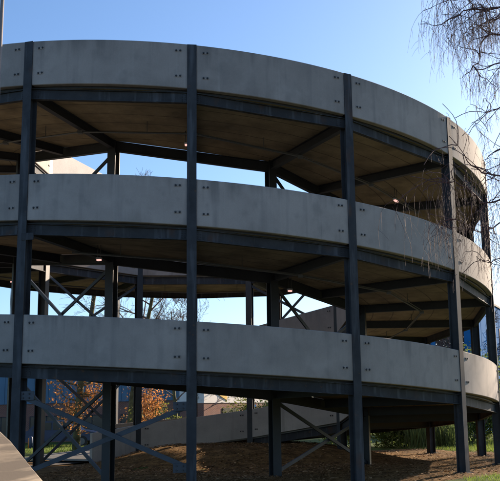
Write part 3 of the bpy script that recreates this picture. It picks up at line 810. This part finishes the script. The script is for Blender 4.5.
b=MB(); rotbox(b,o_,(X,Y),-.1,.55,-.1,.55,-.2,.25); b.build('plinth',M['concrete2'],t)

# ------------------------------------------------------------------ parked car and bollard
cx_,cy_=at(60,440,47).x,47.5
t=empty('parked_car',(cx_,cy_,0)); tag(t,'dark blue parked car with an amber lamp behind the ramp','car')
f=lambda u,y,v: Vector((cx_+u,cy_+y,v))
b=MB(); b.prism([(-2.1,.35),(2.05,.35),(2.15,.55),(2.1,.78),(1.15,.92),(-1.95,.92),(-2.15,.75)],-.85,.85,f); b.build('body',M['carpaint'],t,bevel=.05)
b=MB(); b.prism([(-1.75,.92),(1.05,.92),(.35,1.40),(-.2,1.46),(-1.2,1.42)],-.74,.74,f); cab=b.build('cabin',M['carpaint'],t,bevel=.05)
for u0,u1,u2,u3 in ((-1.5,-.42,-.42,-1.12),(-.34,.82,.28,-.34)):
    for s in (-1,1): 
        b=MB(); A_=[f(u0,s*.755,.95),f(u1,s*.755,.95),f(u2,s*.755,1.36),f(u3,s*.755,1.36)]; b.face(A_ if s<0 else A_[::-1]); b.build('window',M['glass'],cab)
for u in (-1.3,1.3):
    for s in (-1,1):
        b=MB(); b.tube([f(u,s*.72,.31),f(u,s*.88,.31)],[.31,.31],18); o=b.build('wheel',M['rubber'],t)
        b=MB(); b.tube([f(u,s*.86,.31),f(u,s*.895,.31)],[.2,.18],14); b.build('rim',M['rim'],o)
for s in (-1,1):
    b=MB(); b.box(f(2.02,s*.66,.72),.11,.16,.07); b.build('headlight',M['amber'],t,bevel=.02)
    b=MB(); b.box(f(-2.07,s*.66,.76),.06,.15,.08); b.build('tail_light',M['orange'],t,bevel=.02)
p=at(30.8,440,45); p.z=0
t=empty('bollard',p); tag(t,'short bollard, orange on one side and navy on the other, on the far lawn','bollard')
b=MB(); b.tube([p+Vector((0,0,-.1)),p+Vector((0,0,.62)),p+Vector((0,0,.68))],[.09,.09,.06],14); b.build('post',M['navy'],t)
b=MB(); b.tube([p+Vector((-.085,-.02,.03)),p+Vector((-.085,-.02,.6))],[.055,.055],10); b.build('orange_reflector',M['orange'],t)

# ------------------------------------------------------------------ left foreground: sloping wall and slim post
def wp(px,py,Y): return at(px,py,Y)
prof=[]
for px_,py_ in ((-75,376),(-40,399),(-15,418),(2,432),(12,441.5),(22,454),(33,468),(44,481),(53,494),(60,510),(64,528)):
    w0=Vector((-3.25,6.6,0)); dv=Vector((.316,.949,0)); q0=at(px_,py_,1.0)-EYEP; kx=q0.x
    sw=(kx*w0.y-w0.x)/(dv.x-kx*dv.y); prof.append((px_,py_,w0.y+dv.y*sw))
b=MB(); top=[wp(*q) for q in prof]
n=len(top)
out=Vector((-.949,.316,0))
rows=[]
for i,p in enumerate(top):
    q=p+out*.35
    rows.append([Vector((p.x,p.y,-.1)),p,q+Vector((0,0,-.01)),Vector((q.x,q.y,-.1))])
for ring in rows: b.v+=[tuple(x) for x in ring]
for i in range(n-1):
    for k in range(3): b.f.append((i*4+k,i*4+k+1,(i+1)*4+k+1,(i+1)*4+k)); b.m.append(0); b.sm.append(False)
b.f.append((0,1,2,3)); b.f.append(tuple((n-1)*4+k for k in (3,2,1,0))); b.m+=[0,0]; b.sm+=[False,False]
o=b.build('boundary_wall',M['streak_wall'],None,bevel=.015); tag(o,'sunlit low wall with a sloping top and painted tree-shadow streaks in the lower left corner','wall')
p=at(-.4,45,14.6); p.z=0
t=empty('lamp_post',p); tag(t,'slim brown-grey post rising past the roof at the left edge of the photo','lamp post')
b=MB(); b.tube([p+Vector((0,0,-.2)),p+Vector((0,0,4)),p+Vector((.02,0,11.5))],[.05,.045,.03],14); b.build('pole',M['post'],t)
b=MB(); b.tube([p+Vector((0,0,0)),p+Vector((0,0,.9))],[.07,.07],14); b.build('base_sleeve',M['post'],t)
b=MB(); q=p+Vector((0,0,11.5)); b.tube([q,q+Vector((-.3,0,.15)),q+Vector((-1.0,0,.2))],[.05,.04,.035],8); b.build('arm',M['post'],t)
b=MB(); b.box(q+Vector((-1.3,0,.2)),.32,.12,.05); b.build('lamp_head',M['housing'],t,bevel=.02)

# ------------------------------------------------------------------ camera
cam=bpy.data.cameras.new('camera'); co=bpy.data.objects.new('camera',cam); C.objects.link(co); scene.camera=co
cam.sensor_fit='HORIZONTAL'; cam.sensor_width=36; cam.lens=F/500*36
cam.shift_x=-(PCX-250)/500; cam.shift_y=(PCY-240.5)/500
cam.clip_start=.05; cam.clip_end=6000
m3=Matrix((RT,UP,-FWD)).transposed()
co.matrix_world=Matrix.Translation(EYEP)@m3.to_4x4()

scene.render.engine='CYCLES'
vs=scene.view_settings; vs.view_transform='Standard'; vs.look='None'; vs.gamma=1; vs.exposure=1.3; vs.use_curve_mapping=False
scene.render.resolution_x=1024; scene.render.resolution_y=985
